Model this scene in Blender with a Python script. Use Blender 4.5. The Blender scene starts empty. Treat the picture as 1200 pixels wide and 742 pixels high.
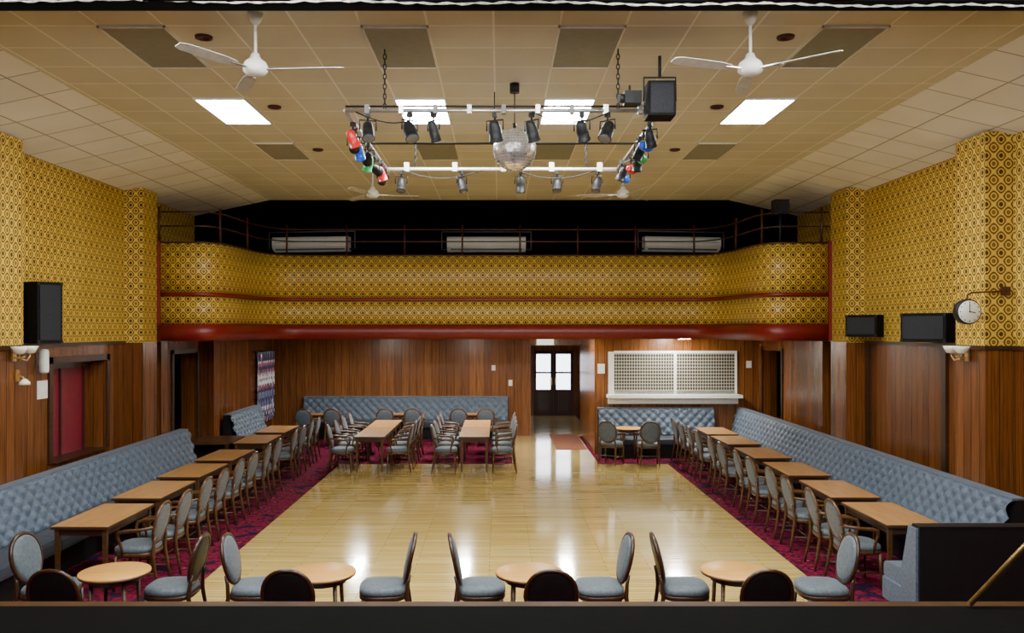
import bpy, bmesh, math, random
from mathutils import Vector, Matrix
random.seed(7)
scene = bpy.context.scene
CZ = 2.87
# ------------------------------------------------------------------ materials
def newmat(name):
    m = bpy.data.materials.new(name); m.use_nodes = True
    nt = m.node_tree
    b = nt.nodes['Principled BSDF']
    return m, nt, b
def N(nt, typ, **kw):
    n = nt.nodes.new(typ)
    for k, v in kw.items():
        if k in n.inputs: n.inputs[k].default_value = v
        else: setattr(n, k, v)
    return n
def math_n(nt, op, a, b=None):
    n = nt.nodes.new('ShaderNodeMath'); n.operation = op
    for i, x in enumerate((a, b)):
        if x is None: continue
        if isinstance(x, (int, float)): n.inputs[i].default_value = x
        else: nt.links.new(x, n.inputs[i])
    return n.outputs[0]
def ramp(nt, fac, stops, interp='LINEAR'):
    r = nt.nodes.new('ShaderNodeValToRGB'); r.color_ramp.interpolation = interp
    e = r.color_ramp.elements
    while len(e) < len(stops): e.new(0.5)
    for i, (p, c) in enumerate(stops):
        e[i].position = p; e[i].color = (*c, 1)
    nt.links.new(fac, r.inputs[0]); return r.outputs[0]
def uvmap(nt, scale=(1,1,1), loc=(0,0,0)):
    t = nt.nodes.new('ShaderNodeUVMap'); t.uv_map = 'UVMap'
    mp = nt.nodes.new('ShaderNodeMapping')
    mp.inputs['Scale'].default_value = scale; mp.inputs['Location'].default_value = loc
    nt.links.new(t.outputs[0], mp.inputs[0]); return mp.outputs[0]
def objmap(nt, scale=(1,1,1)):
    t = nt.nodes.new('ShaderNodeTexCoord')
    mp = nt.nodes.new('ShaderNodeMapping'); mp.inputs['Scale'].default_value = scale
    nt.links.new(t.outputs['Object'], mp.inputs[0]); return mp.outputs[0]
def mixc(nt, fac, a, b, mode='MIX'):
    n = nt.nodes.new('ShaderNodeMix'); n.data_type = 'RGBA'; n.blend_type = mode
    for sock, x in ((n.inputs[0], fac), (n.inputs[6], a), (n.inputs[7], b)):
        if isinstance(x, (int, float)): sock.default_value = x
        elif isinstance(x, tuple): sock.default_value = (*x, 1)
        else: nt.links.new(x, sock)
    return n.outputs[2]
def bump(nt, b, h, strength=0.3, dist=0.01):
    n = nt.nodes.new('ShaderNodeBump'); n.inputs['Strength'].default_value = strength
    n.inputs['Distance'].default_value = dist
    nt.links.new(h, n.inputs['Height']); nt.links.new(n.outputs[0], b.inputs['Normal'])
def plain(name, col, rough=0.5, metal=0.0, var=0.15, scale=12, emit=None, es=0, spec=0.5):
    m, nt, b = newmat(name)
    t = N(nt, 'ShaderNodeTexNoise', Scale=scale, Detail=3.0)
    nt.links.new(objmap(nt), t.inputs['Vector'])
    c2 = tuple(min(1, c*(1+var)) for c in col); c1 = tuple(c*(1-var) for c in col)
    nt.links.new(ramp(nt, t.outputs[0], [(0.3, c1), (0.7, c2)]), b.inputs['Base Color'])
    b.inputs['Roughness'].default_value = rough; b.inputs['Metallic'].default_value = metal
    b.inputs['Specular IOR Level'].default_value = spec
    if emit:
        b.inputs['Emission Color'].default_value = (*emit, 1); b.inputs['Emission Strength'].default_value = es
    return m
def woodgrain(name, c1, c2, rough=0.35, scale=(2, 30, 30)):
    m, nt, b = newmat(name)
    t = N(nt, 'ShaderNodeTexNoise', Scale=1.5, Detail=5.0, Roughness=0.6)
    nt.links.new(objmap(nt, scale), t.inputs['Vector'])
    nt.links.new(ramp(nt, t.outputs[0], [(0.3, c1), (0.7, c2)]), b.inputs['Base Color'])
    b.inputs['Roughness'].default_value = rough
    return m
def wallpaper(name, P=0.17, dim=1.0):
    m, nt, b = newmat(name)
    uv = uvmap(nt)
    s = nt.nodes.new('ShaderNodeSeparateXYZ'); nt.links.new(uv, s.inputs[0])
    cu = math_n(nt, 'COSINE', math_n(nt, 'MULTIPLY', s.outputs[0], 2*math.pi/P))
    cv = math_n(nt, 'COSINE', math_n(nt, 'MULTIPLY', s.outputs[1], 2*math.pi/(P*1.1)))
    f = math_n(nt, 'MULTIPLY', math_n(nt, 'ADD', math_n(nt, 'ADD', cu, cv), 2.0), 0.25)
    g = (0.60, 0.375, 0.035); g2 = (0.76, 0.53, 0.095); br = (0.05, 0.024, 0.005); oc = (0.32, 0.155, 0.015)
    c = ramp(nt, f, [(0.0, oc), (0.06, br), (0.11, g2), (0.20, g), (0.26, br), (0.35, br), (0.41, g), (0.55, g2), (0.63, oc), (0.70, br), (0.76, br), (0.82, g2), (0.88, g), (0.93, br), (1.0, br)])
    n2 = N(nt, 'ShaderNodeTexNoise', Scale=1.2, Detail=2.0); nt.links.new(uv, n2.inputs['Vector'])
    sh = ramp(nt, n2.outputs[0], [(0.3, (0.85, 0.82, 0.75)), (0.7, (1, 1, 1))])
    nt.links.new(mixc(nt, 1.0, c, sh, 'MULTIPLY'), b.inputs['Base Color'])
    b.inputs['Roughness'].default_value = 0.5
    bump(nt, b, f, 0.15, 0.004)
    return m
def panelling(name, c1, c2, plank=0.16):
    m, nt, b = newmat(name)
    br = N(nt, 'ShaderNodeTexBrick', Scale=1.0); br.offset = 0.0
    br.inputs['Brick Width'].default_value = plank; br.inputs['Row Height'].default_value = 40
    br.inputs['Mortar Size'].default_value = 0.005; br.inputs['Mortar Smooth'].default_value = 0.3
    br.inputs['Color1'].default_value = (0.66, 0.62, 0.60, 1); br.inputs['Color2'].default_value = (1.15, 1.15, 1.15, 1)
    br.inputs['Mortar'].default_value = (0.10, 0.10, 0.10, 1)
    nt.links.new(uvmap(nt, loc=(0, 10, 0)), br.inputs['Vector'])
    t = N(nt, 'ShaderNodeTexNoise', Scale=1.0, Detail=6.0, Roughness=0.65)
    nt.links.new(uvmap(nt, (38, 1.2, 1)), t.inputs['Vector'])
    c = ramp(nt, t.outputs[0], [(0.28, c1), (0.72, c2)])
    nt.links.new(mixc(nt, 1.0, c, br.outputs[0], 'MULTIPLY'), b.inputs['Base Color'])
    b.inputs['Roughness'].default_value = 0.27
    bump(nt, b, br.outputs[1], -0.3, 0.004)
    return m
def tiles(name, col, line, w=0.555, loc=(1.1575, -7.04, 0), mort=0.011):
    m, nt, b = newmat(name)
    br = N(nt, 'ShaderNodeTexBrick', Scale=1.0); br.offset = 0.0
    br.inputs['Brick Width'].default_value = w; br.inputs['Row Height'].default_value = w
    br.inputs['Mortar Size'].default_value = mort; br.inputs['Mortar Smooth'].default_value = 0.2
    br.inputs['Color1'].default_value = (*[c*0.95 for c in col], 1); br.inputs['Color2'].default_value = (*[min(1,c*1.04) for c in col], 1)
    br.inputs['Mortar'].default_value = (*line, 1)
    uv = uvmap(nt, loc=(loc[0]+w*40, loc[1]+w*40, 0))
    nt.links.new(uv, br.inputs['Vector'])
    t = N(nt, 'ShaderNodeTexNoise', Scale=1.3, Detail=4.0); nt.links.new(uv, t.inputs['Vector'])
    sh = ramp(nt, t.outputs[0], [(0.3, (0.92, 0.91, 0.87)), (0.65, (1, 1, 1))])
    nt.links.new(mixc(nt, 1.0, br.outputs[0], sh, 'MULTIPLY'), b.inputs['Base Color'])
    b.inputs['Roughness'].default_value = 0.75
    bump(nt, b, br.outputs[1], 0.4, 0.01)
    return m
def make_dance():
    m, nt, b = newmat('dance_floor_maple')
    br = N(nt, 'ShaderNodeTexBrick', Scale=1.0); br.offset = 0.37
    br.inputs['Brick Width'].default_value = 1.4; br.inputs['Row Height'].default_value = 0.085
    br.inputs['Mortar Size'].default_value = 0.003; br.inputs['Mortar Smooth'].default_value = 0.5
    br.inputs['Color1'].default_value = (0.58, 0.41, 0.115, 1); br.inputs['Color2'].default_value = (0.72, 0.54, 0.19, 1)
    br.inputs['Mortar'].default_value = (0.26, 0.15, 0.035, 1)
    uv = uvmap(nt, loc=(50, 50, 0)); nt.links.new(uv, br.inputs['Vector'])
    t = N(nt, 'ShaderNodeTexNoise', Scale=1.0, Detail=5.0); nt.links.new(uvmap(nt, (0.9, 14, 1)), t.inputs['Vector'])
    sh = ramp(nt, t.outputs[0], [(0.3, (0.80, 0.75, 0.66)), (0.7, (1.05, 1.05, 1.05))])
    nt.links.new(mixc(nt, 1.0, br.outputs[0], sh, 'MULTIPLY'), b.inputs['Base Color'])
    r = ramp(nt, t.outputs[0], [(0.3, (0.09,)*3), (0.7, (0.15,)*3)])
    nt.links.new(r, b.inputs['Roughness'])
    b.inputs['Specular IOR Level'].default_value = 0.65
    b.inputs['Coat Weight'].default_value = 0.7; b.inputs['Coat Roughness'].default_value = 0.07
    w = N(nt, 'ShaderNodeTexNoise', Scale=1.0, Detail=2.0); nt.links.new(uvmap(nt, (1.2, 9, 1)), w.inputs['Vector'])
    bump(nt, b, w.outputs[0], 0.12, 0.006)
    return m
def make_carpet():
    m, nt, b = newmat('carpet_crimson_floral')
    uv = uvmap(nt)
    v = N(nt, 'ShaderNodeTexVoronoi', Scale=4.2); nt.links.new(uv, v.inputs['Vector'])
    c = ramp(nt, v.outputs['Distance'], [(0.0, (0.36, 0.14, 0.17)), (0.14, (0.22, 0.010, 0.042)), (0.27, (0.018, 0.004, 0.012)), (0.40, (0.16, 0.007, 0.030)), (0.62, (0.13, 0.006, 0.026)), (0.75, (0.018, 0.005, 0.024))])
    n2 = N(nt, 'ShaderNodeTexNoise', Scale=22.0, Detail=3.0); nt.links.new(uv, n2.inputs['Vector'])
    c2 = ramp(nt, n2.outputs[0], [(0.40, (0.25, 0.22, 0.3)), (0.58, (1.25, 1.1, 1.2))])
    nt.links.new(mixc(nt, 0.85, c, c2, 'MULTIPLY'), b.inputs['Base Color'])
    b.inputs['Roughness'].default_value = 0.95; b.inputs['Specular IOR Level'].default_value = 0.1
    return m
def make_velvet(name, c1, c2):
    m, nt, b = newmat(name)
    t = N(nt, 'ShaderNodeTexNoise', Scale=35.0, Detail=4.0); nt.links.new(objmap(nt), t.inputs['Vector'])
    nt.links.new(ramp(nt, t.outputs[0], [(0.3, c1), (0.7, c2)]), b.inputs['Base Color'])
    b.inputs['Roughness'].default_value = 0.6
    b.inputs['Sheen Weight'].default_value = 0.10
    return m
def make_mirror():
    m, nt, b = newmat('mirror_facets')
    b.inputs['Metallic'].default_value = 0.7; b.inputs['Roughness'].default_value = 0.25
    v = N(nt, 'ShaderNodeTexVoronoi', Scale=26.0); nt.links.new(objmap(nt), v.inputs['Vector'])
    s = nt.nodes.new('ShaderNodeSeparateColor'); nt.links.new(v.outputs['Color'], s.inputs[0])
    nt.links.new(ramp(nt, s.outputs[0], [(0, (1, 0.99, 0.96)), (.6, (0.95, 0.94, 0.92)), (1, (0.45, 0.45, 0.47))]), b.inputs['Base Color'])
    return m
def make_grille():
    m, nt, b = newmat('shutter_lattice')
    s = nt.nodes.new('ShaderNodeSeparateXYZ'); nt.links.new(uvmap(nt), s.inputs[0])
    k = math.pi/0.12
    a = math_n(nt, 'COSINE', math_n(nt, 'MULTIPLY', s.outputs[0], 2*k))
    c = math_n(nt, 'COSINE', math_n(nt, 'MULTIPLY', s.outputs[1], 2*k*0.8))
    f = math_n(nt, 'MULTIPLY', a, c)
    f = math_n(nt, 'ABSOLUTE', f)
    col = ramp(nt, f, [(0.0, (0.46, 0.43, 0.34)), (0.18, (0.46, 0.43, 0.34)), (0.28, (0.035, 0.03, 0.02)), (1.0, (0.02, 0.016, 0.012))])
    nt.links.new(col, b.inputs['Base Color']); b.inputs['Roughness'].default_value = 0.4
    return m
def make_tinsel():
    m, nt, b = newmat('tinsel_strands')
    v = N(nt, 'ShaderNodeTexVoronoi', Scale=1.0); nt.links.new(uvmap(nt, (60, 9, 1)), v.inputs['Vector'])
    s = nt.nodes.new('ShaderNodeSeparateColor'); nt.links.new(v.outputs['Color'], s.inputs[0])
    nt.links.new(ramp(nt, s.outputs[0], [(0, (0.9, 0.88, 0.95)), (.25, (0.22, 0.25, 0.42)), (.45, (.03, .02, .05)), (.6, (0.45, 0.14, 0.2)), (.75, (.05, .04, .1)), (1, (0.85, 0.8, 0.75))], 'CONSTANT'), b.inputs['Base Color'])
    b.inputs['Metallic'].default_value = .5; b.inputs['Roughness'].default_value = .35
    return m
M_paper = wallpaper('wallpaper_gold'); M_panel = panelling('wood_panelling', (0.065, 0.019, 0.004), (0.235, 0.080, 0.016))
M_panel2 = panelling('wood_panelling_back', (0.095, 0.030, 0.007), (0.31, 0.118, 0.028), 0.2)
M_tile = tiles('ceiling_tile_beige', (0.66, 0.645, 0.54), (0.92, 0.91, 0.84), mort=0.011)
M_tilew = tiles('ceiling_tile_white', (0.88, 0.88, 0.86), (0.40, 0.38, 0.32), 0.62)
M_vent = plain('ceiling_vent_panel_grey', (0.27, 0.27, 0.215), 0.8, var=0.05)
M_dance = make_dance(); M_carpet = make_carpet()
M_red = plain('red_gloss_trim', (0.16, 0.007, 0.005), 0.4, var=0.12)
M_darkred = plain('dark_red_door', (0.05, 0.004, 0.006), 0.5)
M_crim = plain('crimson_shutter', (0.17, 0.005, 0.016), 0.5)
M_black = plain('black_matt', (0.007, 0.007, 0.007), 0.8, spec=0.1)
M_void = plain('black_unlit_void', (0.004, 0.004, 0.004), 0.95, spec=0.03)  # near-black colour stands in for the darkness of unlit spaces
M_blackg = plain('black_vinyl', (0.009, 0.008, 0.008), 0.5, spec=0.25)
M_metalb = plain('black_metal', (0.012, 0.012, 0.013), 0.5, 0.1, spec=.3)
M_steel = plain('steel', (0.55, 0.55, 0.55), 0.3, 0.9)
M_white = plain('white_paint', (0.76, 0.75, 0.70), 0.4, var=0.05)
M_ac = plain('ivory_plastic', (0.97, 0.95, 0.84), 0.45, var=0.03)
M_grey = plain('grey_bracket', (0.16, 0.16, 0.15), 0.5)
M_acslot = plain('vent_slot', (0.12, 0.11, 0.09), 0.6)
M_brass = plain('brass', (0.55, 0.36, 0.12), 0.3, 0.9)
M_velvet = make_velvet('slate_velvet', (0.050, 0.072, 0.108), (0.108, 0.142, 0.195))
M_seat = make_velvet('navy_seat', (0.009, 0.013, 0.023), (0.024, 0.033, 0.052))
M_chairf = make_velvet('chair_fabric', (0.055, 0.073, 0.090), (0.105, 0.130, 0.152))
M_frame = woodgrain('chair_wood', (0.018, 0.007, 0.003), (0.055, 0.022, 0.008), 0.3)
M_framel = woodgrain('chair_wood_light', (0.035, 0.014, 0.004), (0.115, 0.050, 0.015), 0.33)
M_top = woodgrain('table_top_wood', (0.32, 0.150, 0.045), (0.47, 0.250, 0.090), 0.35, (14, 1.2, 1))
M_topr = woodgrain('round_table_wood', (0.52, 0.24, 0.045), (0.68, 0.36, 0.09), 0.3, (1, 12, 1))
M_edge = plain('table_edge_dark', (0.05, 0.020, 0.007), 0.4)
M_darkwood = woodgrain('dark_wood', (0.02, 0.008, 0.003), (0.06, 0.023, 0.008), 0.35, (3, 3, 20))
M_light = plain('light_diffuser', (1, 1, 1), 0.5, emit=(0.97, 1.0, 0.98), es=78)
M_tube = plain('fluorescent_tube', (1, 1, 1), 0.5, emit=(1.0, 0.97, 0.88), es=120)
M_daylit = plain('daylit_net_curtain', (0.8, 0.8, 0.85), 0.8, emit=(0.82, 0.87, 1.0), es=6)  # curtain itself glows, in place of daylight from behind
M_glass = plain('frosted_glass_shade', (0.85, 0.80, 0.66), 0.2)
M_face = plain('clock_face', (0.88, 0.87, 0.80), 0.4, var=0.02)
M_mirror = make_mirror(); M_grille = make_grille()
M_tinsel = make_tinsel()
M_gr = plain('gel_red', (0.75, 0.02, 0.02), 0.3); M_gb = plain('gel_blue', (0.02, 0.12, 0.75), 0.3); M_gg = plain('gel_green', (0.02, 0.50, 0.12), 0.3)
M_sil = plain('silver_fringe', (0.36, 0.355, 0.32), 0.4, 0.2, var=0.5, scale=40)
M_grillecloth = plain('speaker_grille', (0.018, 0.018, 0.022), 0.7, var=0.5, scale=150, spec=.2)
M_cream = plain('cream_soffit', (0.5, 0.45, 0.33), 0.7)
M_mat = plain('terracotta_mat', (0.20, 0.07, 0.035), 0.9)
M_sign = plain('exit_sign_face', (0.8, 0.9, 0.8), 0.4, emit=(0.9, 0.95, 0.8), es=1.2)
M_rail = plain('rail_dark_red',(0.06,0.012,0.008),0.4)
M_blade = plain('fan_blade',(0.50,0.49,0.45),0.4)
M_lens=plain('lamp_lens',(0.10,0.10,0.11),0.15)

# ------------------------------------------------------------------ builder
class B:
    def __init__(s): s.v=[]; s.f=[]; s.fm=[]; s.fs=[]; s.mats=[]; s.M=Matrix(); s.uv={}
    def mi(s, m):
        if m not in s.mats: s.mats.append(m)
        return s.mats.index(m)
    def av(s, p): s.v.append(tuple(s.M @ Vector(p))); return len(s.v)-1
    def af(s, idx, m, smooth=False, uv=None):
        s.f.append(idx); s.fm.append(s.mi(m)); s.fs.append(smooth)
        if uv: s.uv[len(s.f)-1] = uv
    def box(s, x0,y0,z0,x1,y1,z1, m):
        i=[s.av(p) for p in ((x0,y0,z0),(x1,y0,z0),(x1,y1,z0),(x0,y1,z0),(x0,y0,z1),(x1,y0,z1),(x1,y1,z1),(x0,y1,z1))]
        for q in ((3,2,1,0),(4,5,6,7),(0,1,5,4),(1,2,6,5),(2,3,7,6),(3,0,4,7)): s.af([i[k] for k in q], m)
    def loft(s, rings, m, cap0=True, cap1=True, smooth=True, closed=True, wrap=False):
        ids=[[s.av(p) for p in r] for r in rings]; n=len(rings[0])
        R=range(len(ids)) if wrap else range(len(ids)-1)
        for a in R:
            r0=ids[a]; r1=ids[(a+1)%len(ids)]
            for k in range(n if closed else n-1):
                s.af([r0[k], r0[(k+1)%n], r1[(k+1)%n], r1[k]], m, smooth)
        if not wrap:
            if cap0: s.af(ids[0][::-1], m, False)
            if cap1: s.af(ids[-1], m, False)
        return ids
    def tube(s, pts, r, m, n=8, wrap=False, squash=None):
        pts=[Vector(p) for p in pts]; L=len(pts); rings=[]; prev=None
        for i,p in enumerate(pts):
            if wrap: t=(pts[(i+1)%L]-pts[i-1]).normalized()
            else: t=(pts[min(i+1,L-1)]-pts[max(i-1,0)]).normalized()
            if prev is None:
                a=Vector((0,0,1)) if abs(t.z)<0.9 else Vector((1,0,0))
                u=t.cross(a).normalized()
            else: u=(prev-t*prev.dot(t)).normalized()
            prev=u; w=t.cross(u)
            rr=r[i] if isinstance(r,(list,tuple)) else r
            rings.append([p+u*rr*math.cos(2*math.pi*k/n)+w*rr*math.sin(2*math.pi*k/n) for k in range(n)])
        s.loft(rings, m, wrap=wrap)
    def cyl(s, p0, p1, r0, m, r1=None, n=14, smooth=True):
        r1=r0 if r1 is None else r1
        s.tube([p0,p1],[r0,r1],m,n)
    def lathe(s, prof, c, m, n=20):
        rings=[[(c[0]+r*math.cos(2*math.pi*k/n), c[1]+r*math.sin(2*math.pi*k/n), c[2]+z) for k in range(n)] for r,z in prof]
        s.loft(rings, m)
    def sell(s, c, rx, ry, prof, m, e=3.2, n=28):
        rings=[]
        for sc,z in prof:
            ring=[]
            for k in range(n):
                a=2*math.pi*k/n; ca,sa=math.cos(a),math.sin(a)
                ring.append((c[0]+sc*rx*math.copysign(abs(ca)**(2/e),ca), c[1]+sc*ry*math.copysign(abs(sa)**(2/e),sa), c[2]+z))
            rings.append(ring)
        s.loft(rings,m)
    def mesh(s, name):
        me=bpy.data.meshes.new(name); me.from_pydata(s.v,[],s.f)
        for m in s.mats: me.materials.append(m)
        for i,p in enumerate(me.polygons): p.material_index=s.fm[i]; p.use_smooth=s.fs[i]
        uvl=me.uv_layers.new(name='UVMap')
        for i,p in enumerate(me.polygons):
            if i in s.uv:
                for li,q in zip(p.loop_indices, s.uv[i]): uvl.data[li].uv=q
                continue
            nx,ny,nz=[abs(c) for c in p.normal]
            for li in p.loop_indices:
                x,y,z=me.vertices[me.loops[li].vertex_index].co
                uvl.data[li].uv=(y,z) if nx>=ny and nx>=nz else ((x,z) if ny>=nz else (x,y))
        bm=bmesh.new(); bm.from_mesh(me); bmesh.ops.recalc_face_normals(bm, faces=bm.faces); bm.to_mesh(me); bm.free()
        return me
    def build(s, name, loc=(0,0,0), rz=0, bevel=0):
        return place(s.mesh(name), name, loc, rz, bevel)
def place(me, name, loc=(0,0,0), rz=0, bevel=0):
    o=bpy.data.objects.new(name, me); scene.collection.objects.link(o)
    o.location=loc; o.rotation_euler=(0,0,math.radians(rz))
    if bevel:
        md=o.modifiers.new('bevel','BEVEL'); md.width=bevel; md.segments=2; md.limit_method='ANGLE'
    return o

# ------------------------------------------------------------------ room shell
XL,XR=-6.05,5.92
PL,PR=-5.75,5.60      # pilaster inner faces
WZ=2.64               # wainscot height
WT=5.09               # wall top
HC=CZ+2.55            # main ceiling
YS=4.7                # proscenium
YB=22.3               # back wall
YBAL=18.9             # balcony rear partition
b=B(); b.box(-6.3,4.7,-0.2,6.2,28,0,M_carpet); b.build('floor')
b=B()
b.box(-3.35,8.75,0.0,3.55,17.6,0.012,M_dance); b.box(0.28,17.6,0.0,2.1,YB,0.012,M_dance)
b.box(0.86,YB,0.0,2.5,27.5,0.012,M_dance)
b.build('dance_floor')
b=B(); b.box(1.35,YB-2.6,0.012,2.08,YB+.3,0.02,M_mat); b.build('door_mat')
# left wall
b=B()
T=0.3
def wl(y0,y1,z0,z1,m,x1=XL,x0=XL-T): b.box(x0,y0,z0,x1,y1,z1,m)
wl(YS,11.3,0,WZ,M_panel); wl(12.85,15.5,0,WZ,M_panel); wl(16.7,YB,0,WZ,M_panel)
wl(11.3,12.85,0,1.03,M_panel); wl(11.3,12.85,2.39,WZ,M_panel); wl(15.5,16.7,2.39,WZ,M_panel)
wl(YS,YBAL,WZ,WT+.2,M_paper)
b.box(XL-.36,11.3,1.03,XL-.30,12.85,2.39,M_panel)
b.box(XL-1.5,15.4,0,XL-1.4,16.8,2.5,M_void); b.box(XL-1.5,15.4,0,XL-.3,15.5,2.5,M_void); b.box(XL-1.5,16.7,0,XL-.3,16.8,2.5,M_void); b.box(XL-1.5,15.4,2.4,XL-.3,16.8,2.5,M_void)  # black box stands in for the unlit space past the doorway
b.build('wall_left')
b=B()  # red shutter in the recess with frame
b.box(XL-.30,11.3,1.05,XL-.26,12.7,2.30,M_crim)
for y in (11.32,11.98,12.64): b.box(XL-.27,y,1.05,XL-.23,y+.04,2.30,M_darkred)
b.box(XL-.27,11.3,2.30,XL-.22,12.85,2.385,M_darkwood); b.box(XL-.28,11.31,1.035,XL+.06,12.84,1.05,M_darkwood)
b.build('red_hatch_shutter')
b=B()
for y in (11.2,12.85): b.box(XL,y,1.05,XL+.03,y+.09,2.48,M_darkwood)
b.box(XL,11.2,2.39,XL+.03,12.94,2.48,M_darkwood)
for y in (15.42,16.7): b.box(XL,y,0,XL+.03,y+.08,2.47,M_darkwood)
b.box(XL,15.42,2.39,XL+.03,16.78,2.47,M_darkwood)
b.build('trim_1')
# right wall
b=B()
def wr(y0,y1,z0,z1,m): b.box(XR,y0,z0,XR+T,y1,z1,m)
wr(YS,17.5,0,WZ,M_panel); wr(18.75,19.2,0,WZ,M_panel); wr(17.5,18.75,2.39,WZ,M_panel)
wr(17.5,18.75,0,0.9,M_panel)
wr(YS,YBAL,WZ,WT+.2,M_paper)
b.box(XR+1.2,17.4,0,XR+1.3,18.85,2.5,M_void); b.box(XR+.3,17.4,0,XR+1.3,17.5,2.5,M_void); b.box(XR+.3,18.75,0,XR+1.3,18.85,2.5,M_void)  # black lining stands in for darkness beyond the opening
b.build('wall_right')
# pilasters
def pil(name,x0,x1,y0,y1,zt):
    b=B(); b.box(x0,y0,0,x1,y1,WZ,M_panel); b.box(x0,y0,WZ,x1,y1,zt,M_paper); b.build(name)
pil('pilaster',XL,PL,9.35,10.1,5.14); pil('pilaster',XL,PL,13.5,14.05,5.14)
pil('pilaster',PR,XR,9.63,10.26,5.14); pil('pilaster',PR,XR,13.5,14.12,5.14)
b=B()
b.box(XL,YS,WZ-.02,XL+.025,14,WZ+.03,M_darkwood); b.box(PL-.005,9.33,WZ-.02,PL+.02,10.12,WZ+.03,M_darkwood)
b.box(XR-.025,YS,WZ-.02,XR,14,WZ+.03,M_darkwood); b.box(PR-.02,9.61,WZ-.02,PR+.32,10.28,WZ+.03,M_darkwood)
b.build('trim_2')
b=B()
b.box(XR-.05,11.0,0,XR,11.12,WZ,M_darkwood); b.box(XR-.05,13.3,0,XR,13.42,WZ,M_darkwood); b.box(XR-.12,15.0,0,XR,15.4,WZ,M_panel)
b.box(XR-.03,17.42,0.9,XR,17.5,2.47,M_darkwood); b.box(XR-.03,18.75,.9,XR,18.83,2.47,M_darkwood)
b.build('trim_3')
b=B(); b.box(XL,17.0,0,XL+.25,17.35,WZ,M_panel); b.box(XL,14.6,0,XL+.15,14.9,WZ,M_panel); b.build('trim_4')
# back wall + bar + lobby
XBAR=2.18; YBAR=19.1
b=B()
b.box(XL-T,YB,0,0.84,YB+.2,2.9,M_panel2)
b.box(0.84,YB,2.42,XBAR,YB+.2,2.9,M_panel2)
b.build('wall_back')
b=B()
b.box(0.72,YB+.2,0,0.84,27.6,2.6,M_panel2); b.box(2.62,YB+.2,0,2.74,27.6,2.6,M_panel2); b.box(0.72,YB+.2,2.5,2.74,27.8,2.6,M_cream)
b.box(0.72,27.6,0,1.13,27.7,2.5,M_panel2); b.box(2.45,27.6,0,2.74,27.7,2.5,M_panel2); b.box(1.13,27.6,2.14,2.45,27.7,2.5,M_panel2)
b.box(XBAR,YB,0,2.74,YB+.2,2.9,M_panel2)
b.build('wall_lobby')
b=B()  # bar front with hatch hole
H0,H1,HZ0,HZ1=2.48,5.42,1.42,2.34
b.box(XBAR,YBAR,0,H0,YBAR+.12,2.9,M_panel2); b.box(H1,YBAR,0,XR+.2,YBAR+.12,2.9,M_panel2)
b.box(H0,YBAR,0,H1,YBAR+.12,HZ0,M_panel2); b.box(H0,YBAR,HZ1,H1,YBAR+.12,2.9,M_panel2)
b.box(XBAR,YBAR+.12,0,XBAR+.12,YB,2.9,M_panel2)
b.build('wall_bar')
b=B()
b.box(H0-.03,YBAR-.30,1.30,H1+.06,YBAR-.003,1.37,M_white); b.box(H0,YBAR-.14,1.16,H1,YBAR-.003,1.30,M_white)
b.box(H0+.01,YBAR-.05,1.37,H0+.14,YBAR-.003,HZ1,M_white)
b.box(H0+.14,YBAR-.05,HZ1-.04,H1,YBAR-.003,HZ1+.02,M_white); b.box(H1-.04,YBAR-.05,1.37,H1,YBAR-.003,HZ1-.04,M_white); b.box(3.98,YBAR-.05,1.37,4.04,YBAR-.003,HZ1-.04,M_white)
b.box(H0+.14,YBAR-.02,1.45,3.98,YBAR-.003,HZ1-.04,M_grille); b.box(4.04,YBAR-.02,1.45,H1-.04,YBAR-.003,HZ1-.04,M_grille)
b.box(H0+.14,YBAR-.04,1.37,H1-.04,YBAR-.003,1.45,M_steel)
b.build('bar_serving_hatch')
def door_leaf(x0,x1):
    b=B(); y=27.6
    b.box(x0,y,0,x0+.09,y+.05,2.14,M_darkred); b.box(x1-.09,y,0,x1,y+.05,2.14,M_darkred)
    b.box(x0+.09,y,0,x1-.09,y+.05,.85,M_darkred); b.box(x0+.09,y,2.02,x1-.09,y+.05,2.14,M_darkred); b.box(x0+.09,y,1.38,x1-.09,y+.04,1.44,M_darkred)
    b.box(x0+.15,y-.015,.15,x1-.15,y,.75,M_darkwood)
    n=24; ids=[]
    for z in (.85,2.02):
        ids.append([b.av((x0+.09+(x1-x0-.18)*k/n, y+.06+.012*math.sin(k*1.9), z)) for k in range(n+1)])
    for k in range(n): b.af([ids[0][k],ids[0][k+1],ids[1][k+1],ids[1][k]],M_daylit,True)
    b.cyl((x1-.05 if x0<1.5 else x0+.05,y-.05,1.0),(x1-.05 if x0<1.5 else x0+.05,y-.05,1.25),.012,M_brass)
    return b
door_leaf(1.135,1.785).build('door_1'); door_leaf(1.795,2.445).build('door_2')
b=B(); b.box(1.0,YB-.08,2.44,1.45,YB-.003,2.58,M_sign); b.box(.97,YB-.06,2.42,1.48,YB-.003,2.44,M_white); b.build('exit_sign')
# tinsel curtain
b=B(); n=60; ids=[]
for z in (0.5,1.4,2.27): ids.append([b.av((XL+.07+.035*math.sin(k*2.3)+.01*math.sin(z*9+k), 20.7+1.45*k/n, z)) for k in range(n+1)])
for r in range(2):
    for k in range(n): b.af([ids[r][k],ids[r][k+1],ids[r+1][k+1],ids[r+1][k]],M_tinsel,False)
b.cyl((XL+.06,20.6,2.29),(XL+.06,22.25,2.29),.02,M_metalb)
b.build('tinsel_curtain')
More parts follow.
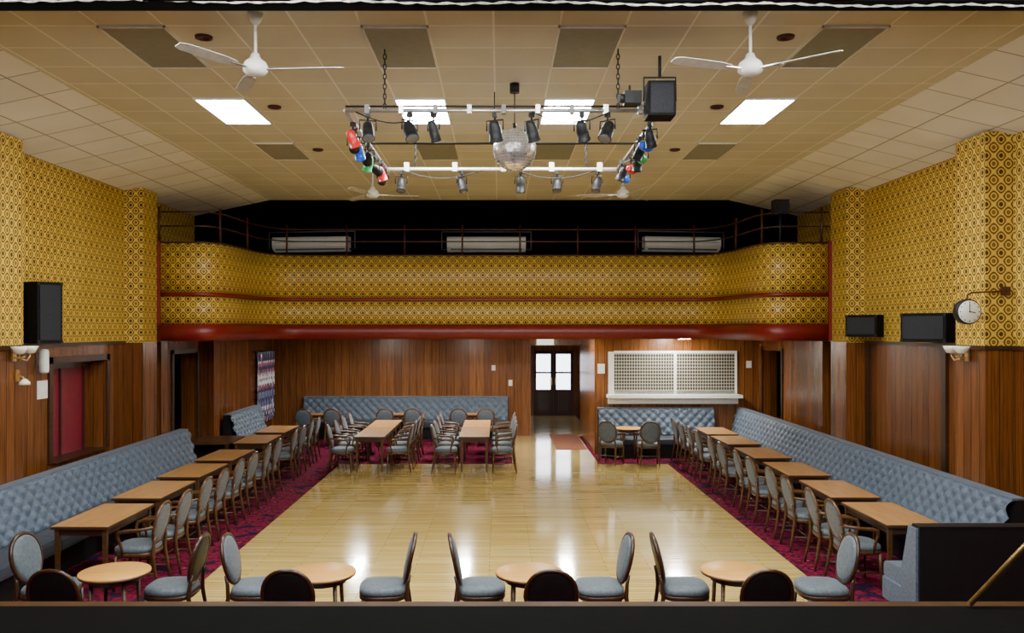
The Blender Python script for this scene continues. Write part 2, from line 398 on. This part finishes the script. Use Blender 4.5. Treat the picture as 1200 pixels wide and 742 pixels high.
# ceiling
b=B(); b.box(-4.55,YS,HC,4.55,16.6,HC+.15,M_tile)
b.build('ceiling')
def slope(x0,z0,x1,z1):
    b=B()
    b.loft([[(x0,YS,z0),(x1,YS,z1),(x1,YS,z1+.12),(x0,YS,z0+.12)],[(x0,16.6,z0),(x1,16.6,z1),(x1,16.6,z1+.12),(x0,16.6,z0+.12)]],M_tilew,smooth=False)
    return b
b=slope(-4.55,HC,XL-.05,WT); b2=slope(4.55,HC,XR+.05,WT)
b.build('ceiling_slope'); b2.build('ceiling_slope')
b=B(); b.box(XL,16.6,5.36,XR,YBAL,5.45,M_void); b.box(XL,YBAL,2.86,XR,YBAL+.1,5.45,M_void); 
b.box(XL,16.6,2.9,XL+.02,YBAL,5.36,M_void); b.box(XR-.02,16.6,2.9,XR,YBAL,5.36,M_void)  # black sheets over the wallpaper, painting in the dark above the balcony
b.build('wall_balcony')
def vent(x,y):
    b=B(); b.box(-.27,0,-.012,.27,1.1,0,M_vent)
    b.box(-.285,-.01,-.02,.285,.012,0,M_white); b.box(-.285,1.09,-.02,.285,1.11,0,M_white)
    b.box(-.285,-.01,-.02,-.268,1.11,0,M_white); b.box(.268,-.01,-.02,.285,1.11,0,M_white)
    b.build('ceiling_vent_panel',(x,y,HC))
def panel(x,y):
    b=B(); b.box(-.268,.01,-.012,.268,1.09,0,M_light)
    b.box(-.29,-.015,-.02,.29,.01,0,M_white); b.box(-.29,1.09,-.02,.29,1.115,0,M_white)
    b.box(-.29,-.01,-.02,-.268,1.11,0,M_white); b.box(.268,-.01,-.02,.29,1.11,0,M_white)
    b.build('ceiling_light_panel',(x,y,HC))
for x in (-3.1,-.88,.785,3.005):
    vent(x,7.04); vent(x,11.48); panel(x,9.26); panel(x,5.0)  # last call adds an out-of-view panel row for extra light
for y in (7.3,9.6,11.9):
    for x in (-2.58,2.5):
        b=B(); b.lathe([(.001,-.004),(.045,-.006),(.05,-.02),(.072,-.02),(.077,0)],(0,0,0),M_darkred); b.build('recessed_downlight',(x,y,HC))
# proscenium & stage
b=B(); b.box(-6.3,4.55,4.655,6.3,YS,5.9,M_void); b.box(-6.4,4.5,1.1,-4.1,YS,5.9,M_void); b.box(4.1,4.5,1.1,6.3,YS,5.9,M_void)
b.build('wall_proscenium')
b=B(); b.box(-6.3,-3.2,-.2,-6.2,4.5,5.9,M_void); b.box(6.2,-3.2,-.2,6.3,4.5,5.9,M_void); b.box(-6.3,-3.3,-.2,6.3,-3.2,5.9,M_void); b.box(-6.3,-3.3,5.9,6.3,YS,6,M_void); b.build('wall_stage')
b=B(); pts=[]
for k in range(241):
    x=-4.1+8.2*k/240; pts.append((x,4.54,4.638-.006*x+.006*math.sin(x*5.5)+.003*math.sin(x*40)))
b.tube(pts,[.006+.003*math.sin(k*2.1) for k in range(241)],M_sil,6); b.build('silver_fringe_trim')
b=B(); b.box(-6.0,-3.1,0,5.9,5.33,1.1,M_void); b.box(-6.0,5.33,1.04,5.9,5.42,1.1,M_darkwood); b.box(-6.0,5.33,0,5.9,5.38,1.04,M_darkwood); b.build('stage')  # black top stands in for a stage floor left unlit
b=B(); b.tube([(2.98,5.30,1.12),(3.55,5.30,1.72),(3.95,5.30,2.15)],.018,M_brass,10); b.box(3.92,5.26,1.102,4.0,5.33,2.2,M_darkwood); b.build('stage_handrail')
# added out-of-view batten of fill lamps, put in to brighten the hall
b=B(); b.cyl((-5.0,3.3,4.62),(5.0,3.3,4.62),.025,M_metalb)
for x in (-4.6,4.6): b.cyl((x,3.3,4.62),(x,3.3,5.9),.012,M_metalb,n=6)
FX=(-3.4,-1.15,1.15,3.4)
for x in FX:
    b.cyl((x,3.3,4.62),(x,3.3,4.52),.012,M_metalb,n=6)
    b.loft([[(x-.16,3.12,4.28),(x+.16,3.12,4.28),(x+.16,3.12,4.52),(x-.16,3.12,4.52)],[(x-.30,3.40,4.20),(x+.30,3.40,4.20),(x+.30,3.40,4.56),(x-.30,3.40,4.56)]],M_metalb,smooth=False)
b.build('added_fill_batten')
for i,x in enumerate(FX):
    l=bpy.data.lights.new('added_fill_lamp','AREA'); l.shape='RECTANGLE'; l.size=.56; l.size_y=.32; l.energy=82; l.color=(1,.98,.94)
    o=bpy.data.objects.new('added_fill_lamp',l); scene.collection.objects.link(o); o.location=(x,3.42,4.38)
    o.rotation_euler=(math.radians(92),0,math.radians(-x*2))

# ------------------------------------------------------------------ balcony
def bez(p0,p1,p2,p3,t):
    q=1-t; return tuple(q*q*q*a+3*q*q*t*c+3*q*t*t*d+t*t*t*e for a,c,d,e in zip(p0,p1,p2,p3))
curve=[(XL+.31,14.06)]
curve+=[bez((-5.1,14.06),(-4.25,14.1),(-5.1,16.55),(-3.9,16.6),k/24) for k in range(25)]
curve+=[(x,16.6) for x in (-2.5,-1,.5,2,3)]
curve+=[bez((3.65,16.6),(4.85,16.55),(4.0,14.1),(4.85,14.12),k/24) for k in range(25)]
curve+=[(PR,14.12)]
def norms(c):
    out=[]
    for i in range(len(c)):
        a=Vector(c[max(i-1,0)]); d=Vector(c[min(i+1,len(c)-1)]); t=(d-a).normalized(); out.append(Vector((t.y,-t.x)))
    return out
nn=norms(curve)
def sweep(b,off0,off1,z0,z1,m):
    s=0; S=[0]
    for i in range(1,len(curve)): s+=(Vector(curve[i])-Vector(curve[i-1])).length; S.append(s)
    R=[]
    for p,n in zip(curve,nn):
        R.append([b.av((p[0]+n.x*o,p[1]+n.y*o,z)) for o,z in ((off0,z0),(off0,z1),(off1,z1),(off1,z0))])
    for i in range(len(R)-1):
        for k in range(4):
            a,c,d,e=R[i][k],R[i][(k+1)%4],R[i+1][(k+1)%4],R[i+1][k]
            za,zc=(z0,z1,z1,z0)[k],(z0,z1,z1,z0)[(k+1)%4]
            uv=((S[i],za),(S[i],zc),(S[i+1],zc),(S[i+1],za)) if k in (0,2) else None
            b.af([a,c,d,e],m,k in (0,2),uv)
    b.af(R[0],m); b.af(R[-1][::-1],m)
b=B()
sweep(b,0.03,-.12,2.66,2.945,M_red); sweep(b,0,-.10,2.945,3.41,M_paper); sweep(b,.025,-.12,3.41,3.48,M_red)
sweep(b,0,-.10,3.48,4.305,M_paper); sweep(b,.02,-.14,4.305,4.33,M_rail)
for x,y in ((XL+.31,14.03),(PR-.05,14.07)): b.box(x,y,2.66,x+.05,y+.08,4.34,M_red)
b.build('balcony_parapet')
b=B()
pl=[(p[0]-n.x*.08,p[1]-n.y*.08) for p,n in zip(curve,nn)]
for i in range(len(pl)-1):
    (xa,ya),(xc,yc)=pl[i],pl[i+1]
    if abs(xc-xa)<1e-4: continue
    i8=[b.av(p) for p in ((xa,ya,2.68),(xc,yc,2.68),(xc,YB,2.68),(xa,YB,2.68),(xa,ya,2.86),(xc,yc,2.86),(xc,YB,2.86),(xa,YB,2.86))]
    for q in ((3,2,1,0),(4,5,6,7)): b.af([i8[k] for k in q],M_cream)
b.box(XL,14.2,2.68,XL+.36,YB,2.86,M_cream); b.box(PR-.03,14.2,2.68,XR,YB,2.86,M_cream)
b.build('balcony_slab')
b=B()
def rail(z,off=-.06): b.tube([(p[0]+n.x*off,p[1]+n.y*off,z) for p,n in zip(curve,nn)],.014,M_rail,6)
rail(4.60); rail(4.84)
s=0; last=-9
for i in range(len(curve)-1):
    a,c=Vector(curve[i]),Vector(curve[i+1]); L=(c-a).length; k=0
    while s+L>last+1.15:
        t=(max(last+1.15,s)-s)/L; p=a+(c-a)*t; last=max(last+1.15,s)
        b.cyl((p.x-nn[i].x*.06,p.y-nn[i].y*.06,4.332),(p.x-nn[i].x*.06,p.y-nn[i].y*.06,4.93),.020,M_rail,n=6)
    s+=L
b.build('balcony_railing')
def ac(x,rz,w=1.72):
    b=B()
    prof=[(0,0),(-.10,0),(-.20,.06),(-.24,.14),(-.24,.28),(-.20,.32),(0,.32)]
    b.loft([[(-w/2,y,z) for y,z in prof],[(w/2,y,z) for y,z in prof]],M_ac,smooth=False)
    b.box(-w/2+.08,-.215,.035,w/2-.08,-.14,.062,M_acslot)
    b.box(-w/2+.06,-.245,.20,w/2-.06,-.238,.208,M_acslot)
    b.cyl((-w/2-.12,-.1,.44),(w/2+.12,-.1,.44),.014,M_grey,n=8)
    for sx in (-1,1): b.cyl((sx*(w/2+.12),-.1,.04),(sx*(w/2+.12),-.1,.44),.014,M_grey,n=8)
    b.box(-w/2-.14,-.12,.04,w/2+.14,.0,.07,M_metalb)
    b.build('air_conditioner',(x,18.45,4.55),rz)
ac(-4.10,-8); ac(-.28,0); ac(3.98,8)

# ------------------------------------------------------------------ lights under balcony
for x in (-3.25,-.8,1.55,3.9):
    b=B(); b.box(-.15,-.62,-.02,.15,.62,0,M_white); b.box(-.12,-.6,-.035,.12,.6,-.02,M_tube)
    b.build('soffit_light_fitting',(x,18.2 if x>3 else 19.2,2.68))

# ------------------------------------------------------------------ benches
def tuft(b,L,p0,p1,m,cell=.21,amp=.06,x0=0):
    nu=max(8,int(L/.026)); nv=24
    d=Vector((p1[0]-p0[0],p1[1]-p0[1])); H=d.length; d.normalize(); n=Vector((d.y,-d.x))
    if n.x<0: n=-n
    ids=[]
    for j in range(nv+1):
        v=H*j/nv; row=[]
        for i in range(nu+1):
            u=L*i/nu; p=(u+v)/cell; q=(u-v)/cell
            h=(abs(math.sin(math.pi*p))*abs(math.sin(math.pi*q)))**.5*amp
            ed=min(1,min(v,H-v)/.03); h=h*(.3+.7*ed)+.03*math.sqrt(max(0,ed))
            row.append(b.av((x0+u,p0[0]+d.x*v+n.x*h,p0[1]+d.y*v+n.y*h)))
        ids.append(row)
    for j in range(nv):
        for i in range(nu): b.af([ids[j][i],ids[j][i+1],ids[j+1][i+1],ids[j+1][i]],m,True)
def bench(name,L,loc,rz,zt=1.07,seatm=None,backm=None,cap=None,D=.68,ends=False):
    seatm=seatm or M_seat; b=B()
    b.box(0.02,.06,0,L-.02,D-.08,.30,M_blackg)
    b.loft([[(0,0,0.0),(0,.24,0.0),(0,.24,.44),(0,.10,zt-.02),(0,0,zt-.02)],[(L,0,0),(L,.24,0),(L,.24,.44),(L,.10,zt-.02),(L,0,zt-.02)]],backm or M_blackg,smooth=False)
    tuft(b,L-.02,(.25,.44),(.10,zt-.02),M_velvet,x0=.01)
    b.box(0,-.0,zt-.025,L,.15,zt,cap or M_velvet)
    if ends:
        for x0,x1 in ((-.025,0),(L,L+.025)):
            pr=[(.03,.05),(.30,.05),(.34,.44),(.18,zt-.03),(.03,zt-.03)]
            b.loft([[(x0,y,z) for y,z in pr],[(x1,y,z) for y,z in pr]],M_velvet,smooth=False)
        b.box(-.02,.06,.08,.02,D-.02,.30,M_velvet)
    ns=max(1,round(L/1.8)); w=L/ns
    for k in range(ns):
        x0=k*w+.004; x1=(k+1)*w-.004
        prof=[(.2,.30),(D-.01,.30),(D,.34),(D,.42),(D-.03,.455),(.45,.47),(.2,.46)]
        b.loft([[(x0,y,z) for y,z in prof],[(x1,y,z) for y,z in prof]],seatm,smooth=False)
    b.build(name,loc,rz,0)
bench('banquette_bench',10.20,(PR-.02,8.85,0),90)
bench('banquette_bench',2.62,(4.86,YBAR-.02,0),180)   # bar front
bench('banquette_bench',7.1,(PL+.02,15.0,0),-90)
bench('banquette_bench',2.2,(XL+.27,19.7,0),-90)
bench('banquette_bench',5.4,(.23,YB-.02,0),180)
bench('booth_bench',1.55,(4.01,7.97,0),0,zt=.98,seatm=M_velvet,cap=M_blackg,D=.76,ends=True)

# ------------------------------------------------------------------ chairs
def chair(arms=True, backm=None, frame=None):
    b=B(); fr=frame or M_frame; backm=backm or M_chairf
    b.sell((0,.01,0),.235,.225,[(.96,.375),(1.0,.385),(1.0,.415),(.97,.42)],fr)
    b.sell((0,.015,0),.23,.22,[(.97,.42),(1.01,.435),(1.0,.462),(.93,.482),(.75,.494),(.4,.50),(.05,.502)],M_chairf)
    for sx in (-1,1):
        b.tube([(sx*.205,.20,0),(sx*.20,.195,.2),(sx*.195,.185,.385)],[.013,.017,.022],fr,8)
        b.tube([(sx*.195,-.27,0),(sx*.185,-.235,.2),(sx*.175,-.205,.40),(sx*.165,-.215,.52),(sx*.155,-.235,.60)],[.014,.018,.021,.018,.015],fr,8)
        b.tube([(sx*.20,.19,.17),(sx*.188,-.235,.19)],.009,fr,6)
        if arms:
            pts=[(sx*.185,-.255,.70),(sx*.235,-.20,.695),(sx*.262,-.08,.68),(sx*.268,.05,.672),(sx*.262,.13,.655),(sx*.245,.145,.60),(sx*.232,.115,.50),(sx*.222,.10,.40)]
            b.tube(pts,[.013,.016,.019,.021,.021,.017,.015,.015],fr,8)
    b.tube([(-.195,-.04,.19),(.195,-.04,.19)],.009,fr,6)
    b.M=Matrix.Translation((0,-.235,.715))@Matrix.Rotation(math.radians(13),4,'X')
    def ov(a,k=1):
        x=.205*k*math.copysign(abs(math.cos(a))**.86,math.cos(a)); z=.225*k*math.copysign(abs(math.sin(a))**.92,math.sin(a))
        if z<0: x*=1-.10*abs(math.sin(a))
        return x,z
    n=32
    pts=[(ov(2*math.pi*k/n)[0],0,ov(2*math.pi*k/n)[1]) for k in range(n)]
    b.tube(pts,.019,fr,8,wrap=True)
    for sgn,mm in ((1,M_chairf),(-1,backm)):
        rings=[]
        for k,t in ((.95,.004),(.92,.018),(.8,.030),(.5,.036),(.05,.038)):
            rings.append([(ov(2*math.pi*j/n,k)[0],sgn*t*(1 if sgn>0 else .6),ov(2*math.pi*j/n,k)[1]) for j in range(n)])
        b.loft(rings,mm,cap0=False)
    b.M=Matrix()
    return b
me_arm=chair(True,None,M_framel).mesh('dining_armchair'); me_plain=chair(False,M_blackg).mesh('dining_chair')
def ch(me,x,y,rz,z=0.0,j=4): place(me,'dining_armchair' if me is me_arm else 'dining_chair',(x,y,z),rz+random.uniform(-j,j))
def rect_table(w,l,h=.72):
    b=B(); b.box(-w/2,-l/2,h-.028,w/2,l/2,h,M_top); b.box(-w/2-.004,-l/2-.004,h-.034,w/2+.004,l/2+.004,h-.006,M_edge)
    for s in (-1,1):
        b.box(s*(w/2-.05)-.01,-l/2+.05,h-.11,s*(w/2-.05)+.01,l/2-.05,h-.034,M_darkwood)
        b.box(-w/2+.05,s*(l/2-.05)-.01,h-.11,w/2-.05,s*(l/2-.05)+.01,h-.034,M_darkwood)
        for t in (-1,1):
            b.loft([[(s*(w/2-.05)+dx*q,t*(l/2-.05)+dy*q,z) for dx,dy in ((-1,-1),(1,-1),(1,1),(-1,1))] for z,q in ((0,.017),(h-.034,.024))],M_framel,smooth=False)
    return b.mesh('dining_table')
me_t=rect_table(.62,1.2); me_t2=rect_table(.6,1.5); me_t3=rect_table(.8,.5)
LY=(9.67,11.2,12.72,14.25,16.3,17.9); LX=(-4.55,-4.6,-4.64,-4.66,-4.70,-4.75)
for x,y in zip(LX,LY):
    place(me_t,'dining_table',(x,y,0),random.uniform(-1.5,1.5))
    for d in (-.33,.33): ch(me_arm,x+.55,y+d+random.uniform(-.03,.03),90)
RY=(9.75,11.25,12.85,14.5,16.15,17.6)
for y in RY:
    x=4.55; place(me_t,'dining_table',(x,y,0),random.uniform(-1.5,1.5))
    for d in (-.33,.33): ch(me_arm,x-.54,y+d+random.uniform(-.03,.03),-90)
for x in (-2.58,-.5):
    place(me_t2,'dining_table',(x,17.25+.1,0)); place(me_t2,'dining_table',(x,18.9,0))
    for y in (16.75,17.5,18.35,19.15):
        ch(me_arm,x-.57,y,-90,j=6)
        ch(me_arm,x+.57,y,90,j=6)
for x in (-2.75,-2.1,-.95,-.32): ch(me_arm,x,20.42,0,j=6)
for x in (-2.43,-.63,-4.4): place(me_t3,'dining_table',(x,21.10,0))
for x in (-4.7,-4.0): ch(me_arm,x,20.35,0,j=6)
ch(me_arm,3.14,17.55,0,j=3); ch(me_arm,2.36,17.62,-30,j=3)
# round tables
b=B(); h=.72
b.lathe([(.27,h-.035),(.298,h-.03),(.302,h-.015)],(0,0,0),M_edge,36); b.lathe([(.302,h-.015),(.300,h-.004),(.293,h),(.05,h+.001)],(0,0,0),M_topr,36)
b.lathe([(.21,h-.09),(.215,h-.088),(.215,h-.035),(.21,h-.035)],(0,0,0),M_framel,28)
for k in range(4):
    a=math.radians(45+90*k); c,s_=math.cos(a),math.sin(a)
    b.tube([(.235*c,.235*s_,0),(.20*c,.20*s_,h-.05)],[.014,.02],M_framel,8)
me_r=b.mesh('cocktail_table')
for x,y in ((-3.41,7.42),(-1.57,7.40),(.27,7.40),(2.10,7.45),(2.80,18.10)): place(me_r,'cocktail_table',(x,y,0))
for x in (-3.57,-1.69,.42,2.14): ch(me_plain,x,6.95,0,j=3)
for bx,f in ((-4.48,1),(-2.78,-1),(-2.55,1),(-.80,-1),(-.45,1),(1.22,-1),(1.45,1),(3.30,-1)):
    ch(me_plain,bx+f*.27,7.84,-90 if f>0 else 90,j=6)
# dark side table at left doorway
b=B(); b.box(-.4,-.5,.70,.4,.5,.74,M_framel); b.box(-.36,-.46,.25,.36,.46,.28,M_darkwood)
for sx in (-1,1):
    for sy in (-1,1): b.box(sx*.36-.03,sy*.46-.03,0,sx*.36+.03,sy*.46+.03,.70,M_darkwood)
b.box(-.39,-.48,.28,-.36,.48,.70,M_darkwood); b.box(-.36,.44,.28,.36,.47,.70,M_darkwood)
b.build('side_table',(-5.45,16.1,0))

# ------------------------------------------------------------------ ceiling fans
def fan(x,y,a0,zh=4.97,R=.72):
    b=B(); H=HC-zh
    b.lathe([(.02,H-.10),(.045,H-.06),(.06,H)],(0,0,0),M_white); b.cyl((0,0,.08),(0,0,H-.05),.012,M_white)
    b.lathe([(.03,.12),(.045,.08),(.085,.05),(.098,.02),(.098,-.02),(.075,-.045),(.05,-.055),(.001,-.06)],(0,0,0),M_white,24)
    for k in range(3):
        b.M=Matrix.Rotation(math.radians(a0+120*k),4,'Z')
        b.box(.09,-.018,-.012,.24,.018,-.004,M_steel)
        pr=[(.20,.035),(.30,.052),(.5,.056),(R-.05,.052),(R,.03)]
        ring=[(p,w) for p,w in pr]+[(p,-w) for p,w in reversed(pr)]
        b.loft([[(p,w,z-.01+w*.22) for p,w in ring] for z in (0,.006)],M_blade,smooth=False)
    b.M=Matrix(); b.build('ceiling_fan',(x,y,zh))
fan(-1.97,6.76,236); fan(2.03,6.76,200); fan(-1.98,13.1,10); fan(1.94,13.1,50)

# ------------------------------------------------------------------ disco rig
ZR=4.85
b=B()
X0,X1,Y0,Y1=-1.40,1.47,7.6,10.4
z=ZR
b.tube([(X0,Y0,z),(X1,Y0,z)],.018,M_steel,8); b.tube([(X0,Y1,z),(X1,Y1,z)],.022,M_white,8)
b.tube([(X0,Y0,z),(X0,Y1,z)],.018,M_steel,8); b.tube([(X1,Y0,z),(X1,Y1,z)],.018,M_steel,8)
b.tube([(X0-.02,Y0+.12,ZR+.07),(X1+.02,Y0+.12,ZR+.07)],.010,M_metalb,6)
b.tube([(X0+.02,9.0,ZR+.01),(X1-.02,9.0,ZR+.01)],.012,M_metalb,6)
for x in (-1.04,1.08):
    for y in (Y0,Y1):
        n=int((HC-ZR-.03)/.045)
        for k in range(n): 
            z=ZR+.02+k*.045; a=(k%2)*math.pi/2
            b.tube([(x+.014*math.cos(t)*math.cos(a),y+.014*math.cos(t)*math.sin(a),z+.02+.028*math.sin(t)) for t in [j*math.pi/4 for j in range(8)]],.0055,M_metalb,5,wrap=True)
b.cyl((-.05,9.0,ZR),(-.05,9.0,HC-.005),.008,M_metalb,n=6)
for i in range(9):
    x=X0+.2+i*.31; b.box(x-.020,Y0-.03,ZR-.03,x+.020,Y0+.03,ZR+.05,M_steel if i%2 else M_grey)
for i in range(5):
    x=X0+.25+i*.6; b.box(x-.03,Y1-.03,ZR-.03,x+.03,Y1+.03,ZR+.08,M_white)
for (xa,xc,y) in ((-1.3,-.6,Y0),(.3,1.0,Y0),(-1.2,-.2,Y1),(.2,1.2,Y1)):
    b.tube([(xa+(xc-xa)*t/10,y-.03,ZR-.02-.10*math.sin(math.pi*t/10)) for t in range(11)],.006,M_metalb,5)
b.build('lighting_truss')
def par(x,y,z,tilt,yaw,r=.065,l=.17,gel=None,body=None):
    b=B(); body=body or M_metalb
    b.cyl((0,0,0),(0,0,-.06),.010,M_metalb,n=8); b.box(-.02,-.02,-.03,.02,.02,.010,M_metalb)
    b.tube([(-r-.02,0,-.15),(-r-.02,0,-.06),(r+.02,0,-.06),(r+.02,0,-.15)],.007,M_metalb,6)
    b.M=Matrix.Translation((0,0,-.15))@Matrix.Rotation(math.radians(tilt),4,'X')
    prof=[(r*.45,.09),(r*.8,.065),(r,.0),(r,-l*.6),(r*1.08,-l*.6),(r*1.08,-l*.72)]
    b.lathe(prof,(0,0,0),body,16)
    b.lathe([(r*.98,-l*.722),(r*.9,-l*.73),(.001,-l*.74)],(0,0,0),gel or M_lens,16)
    b.M=Matrix(); b.build('par_can_spotlight',(x,y,z),yaw)
for i,(px,rr) in enumerate(((431,.055),(480,.06),(508,.045),(580,.06),(623,.055),(682,.055),(712,.06))):
    par((px-585)/129,Y0,ZR-.03,random.choice((25,-30,40)),random.uniform(-40,40),rr,.14)
for px in (470,541,610,653,700):
    par((px-585)/94.4,Y1,ZR-.03,random.choice((20,-25)),random.uniform(-40,40),.052,.15)
g=(M_gr,M_gb,M_gg)
for k in range(8):
    y=7.95+.3*k
    for si,(xx,yw) in enumerate(((X0,0),(X1,0))):
        par(xx+random.uniform(-.04,.04),y,ZR-.03,random.choice((70,80,95)) if k%2 else 30,yw+random.uniform(-50,50),.050,.11,gel=g[(k+si)%3],body=M_metalb if (k+si)%2 else g[(k//2+si)%3])
b=B()
b.box(-.12,-.12,-.30,.12,.12,0,M_black); b.box(-.10,-.125,-.28,.10,-.12,-.02,M_grillecloth); b.tube([(-.14,0,-.15),(-.14,0,.06),(.14,0,.06),(.14,0,-.15)],.01,M_metalb,6); b.cyl((0,0,.06),(0,0,.25),.014,M_metalb)
b.build('hanging_speaker',(1.42,7.40,5.03))
b=B(); b.box(-.05,-.06,-.05,.10,.06,.06,M_metalb); b.cyl((-.10,-.02,0),(-.04,0,0),.04,M_metalb); b.cyl((0,0,.05),(0,0,.12),.01,M_metalb); b.build('effects_projector',(1.17,7.5,4.93))
# mirror ball (faceted)
b=B(); r=.225; nl=22
for i in range(nl):
    t0=math.pi*i/nl; t1=math.pi*(i+1)/nl; n=max(4,int(44*math.sin((t0+t1)/2)))
    for k in range(n):
        a0=2*math.pi*k/n+.006; a1=2*math.pi*(k+1)/n-.006
        P=[(r*math.sin(t)*math.cos(a),r*math.sin(t)*math.sin(a),r*math.cos(t)) for t,a in ((t0+.01,a0),(t0+.01,a1),(t1-.01,a1),(t1-.01,a0))]
        b.af([b.av(p) for p in P],M_mirror)
b.lathe([(.001,r-.006)]+[(( r-.006)*math.sin(math.pi*i/16),(r-.006)*math.cos(math.pi*i/16)) for i in range(1,16)]+[(.001,-r+.006)],(0,0,0),M_steel,28)
b.cyl((0,0,r-.01),(0,0,r+.05),.02,M_metalb); b.cyl((0,0,r),(0,0,HC-4.73-.005),.006,M_metalb,n=6); b.lathe([(.05,HC-4.73-.10),(.05,HC-4.73-.003)],(0,0,0),M_metalb)
b.build('mirror_ball',(.16,8.70,4.73))

# ------------------------------------------------------------------ wall equipment
def spk(name,w,d,h,loc,rz):
    b=B(); b.box(-w/2,0,0,w/2,d,h,M_black); b.box(-w/2+.03,d,.04,w/2-.03,d+.012,h-.04,M_grillecloth)
    b.box(-.05,-.06,h*.4,.05,0,h*.6,M_metalb)
    for s in (-1,1):
        for z in (.02,h-.02): b.box(s*(w/2-.015)-.015,d-.01,z-.018,s*(w/2-.015)+.015,d+.014,z+.018,M_metalb)
    b.build(name,loc,rz,.004)
spk('wall_speaker',.34,.28,.78,(XL+.10,10.75,2.68),-118)
spk('wall_speaker',.50,.28,.34,(XR-.12,13.1,2.74),130)
spk('wall_speaker',.60,.30,.38,(XR-.14,11.1,2.69),125)
# clock on bracket
b=B()
b.M=Matrix.Rotation(math.radians(90),4,'X')
b.lathe([(.10,-.06),(.135,-.055),(.145,-.03),(.145,.03),(.138,.05)],(0,0,0),M_metalb,32)
b.lathe([(.128,.050),(.126,.054),(.001,.0545)],(0,0,0),M_face,32); 
for k in range(12):
    a=k*math.pi/6; b.box(.108*math.cos(a)-.006,.108*math.sin(a)-.006,.053,.108*math.cos(a)+.006,.108*math.sin(a)+.006,.0565,M_metalb)
b.box(-.004,-.01,.055,.004,.095,.058,M_metalb); 
b.M=Matrix.Rotation(math.radians(90),4,'X')@Matrix.Rotation(math.radians(-100),4,'Z'); b.box(-.005,-.01,.058,.005,.065,.061,M_metalb)
b.M=Matrix()
b.tube([(0,0,.14),(0,0,.19),(.05,0,.22),(.46,0,.24)],.010,M_rail,8); b.box(.40,-.0,.19,.50,.03,.29,M_rail)
b.build('wall_clock',(5.36,9.58,3.06))
def sconce(x,y,z,sx):
    b=B(); b.box(0 if sx>0 else -.02,-.04,-.12,.02 if sx>0 else 0,.04,.02,M_brass)
    b.tube([(0,0,-.06),(sx*.08,0,-.09),(sx*.14,0,-.06)],.009,M_brass,6)
    for dy in (-.11,.11):
        b.tube([(sx*.10,0,-.09),(sx*.13,dy*.6,-.11),(sx*.14,dy,-.06),(sx*.14,dy,-.03)],.008,M_brass,6)
        b.lathe([(.02,-.03),(.055,-.02),(.075,.02),(.095,.06),(.088,.06),(.05,-.01),(.001,-.01)],(sx*.14,dy,0),M_glass,18)
    b.build('wall_sconce',(x,y,z))
sconce(PL+.022,9.85,2.60,1); sconce(PR-.022,9.95,2.60,-1)
b=B(); b.tube([(0,0,0),(.08,0,-.03),(.10,0,-.06)],.01,M_brass,6); b.lathe([(.02,-.05),(.06,-.09),(.065,-.12),(.001,-.12)],(.10,0,0),M_glass,16); b.box(0,-.04,-.08,.02,.04,.06,M_brass); b.build('wall_lamp',(PL+.003,9.95,2.32))
b=B(); b.lathe([(.01,0),(.055,.01),(.06,.04),(.06,.28),(.05,.31),(.01,.32)],(0,0,0),M_white,18); b.box(-.08,-.04,.1,-.055,.04,.25,M_steel); b.build('air_freshener_canister',(XL+.09,10.95,2.28))
def plate(name,x,y,z,nx,w,h,m=None):
    b=B()
    if nx: b.box(min(nx*.002,nx*.015),-w/2,-h/2,max(nx*.002,nx*.015),w/2,h/2,m or M_white); b.box(min(nx*.015,nx*.02),-.015,-.02,max(nx*.015,nx*.02),.015,.02,M_ac)
    else: b.box(-w/2,-.015,-h/2,w/2,-.002,h/2,m or M_white); b.box(-.01,-.02,-.015,.01,-.015,.015,m or M_white)
    b.build(name,(x,y,z),0,.003)
plate('notice_paper',XL,11.06,2.06,1,.24,.24)
plate('light_switch',XR,10.6,2.02,-1,.10,.20); plate('light_switch',-.15,YB,1.82,0,.10,.14); plate('light_switch',.3,YB,1.42,0,.10,.16)
plate('notice_paper',2.33,YBAR,1.95,0,.16,.22); plate('light_switch',5.7,YBAR,2.05,0,.12,.16)
b=B(); b.box(XR-.10,14.35,2.3,XR-.003,14.5,2.62,M_white); b.box(XR-.105,14.38,2.34,XR-.10,14.47,2.5,M_steel); b.build('junction_box')
b=B(); b.box(-.12,-.1,-.12,.12,.1,.12,M_metalb); b.cyl((0,-.1,0),(0,-.2,0),.08,M_metalb,r1=.1); b.cyl((0,0,-.12),(0,0,-.57),.02,M_metalb); b.build('followspot',(4.75,14.14,4.92))

# ------------------------------------------------------------------ world, camera
w=bpy.data.worlds.new('World'); scene.world=w; w.use_nodes=True
w.node_tree.nodes['Background'].inputs[0].default_value=(0.5,0.55,0.7,1); w.node_tree.nodes['Background'].inputs[1].default_value=0.05
cam=bpy.data.cameras.new('camera'); co=bpy.data.objects.new('camera',cam); scene.collection.objects.link(co)
co.location=(0,0,CZ); co.rotation_euler=(math.radians(90),0,0)
cam.sensor_width=36; cam.lens=980/1200*36; cam.shift_x=15/1200; cam.shift_y=14/1200; cam.clip_end=100
scene.camera=co
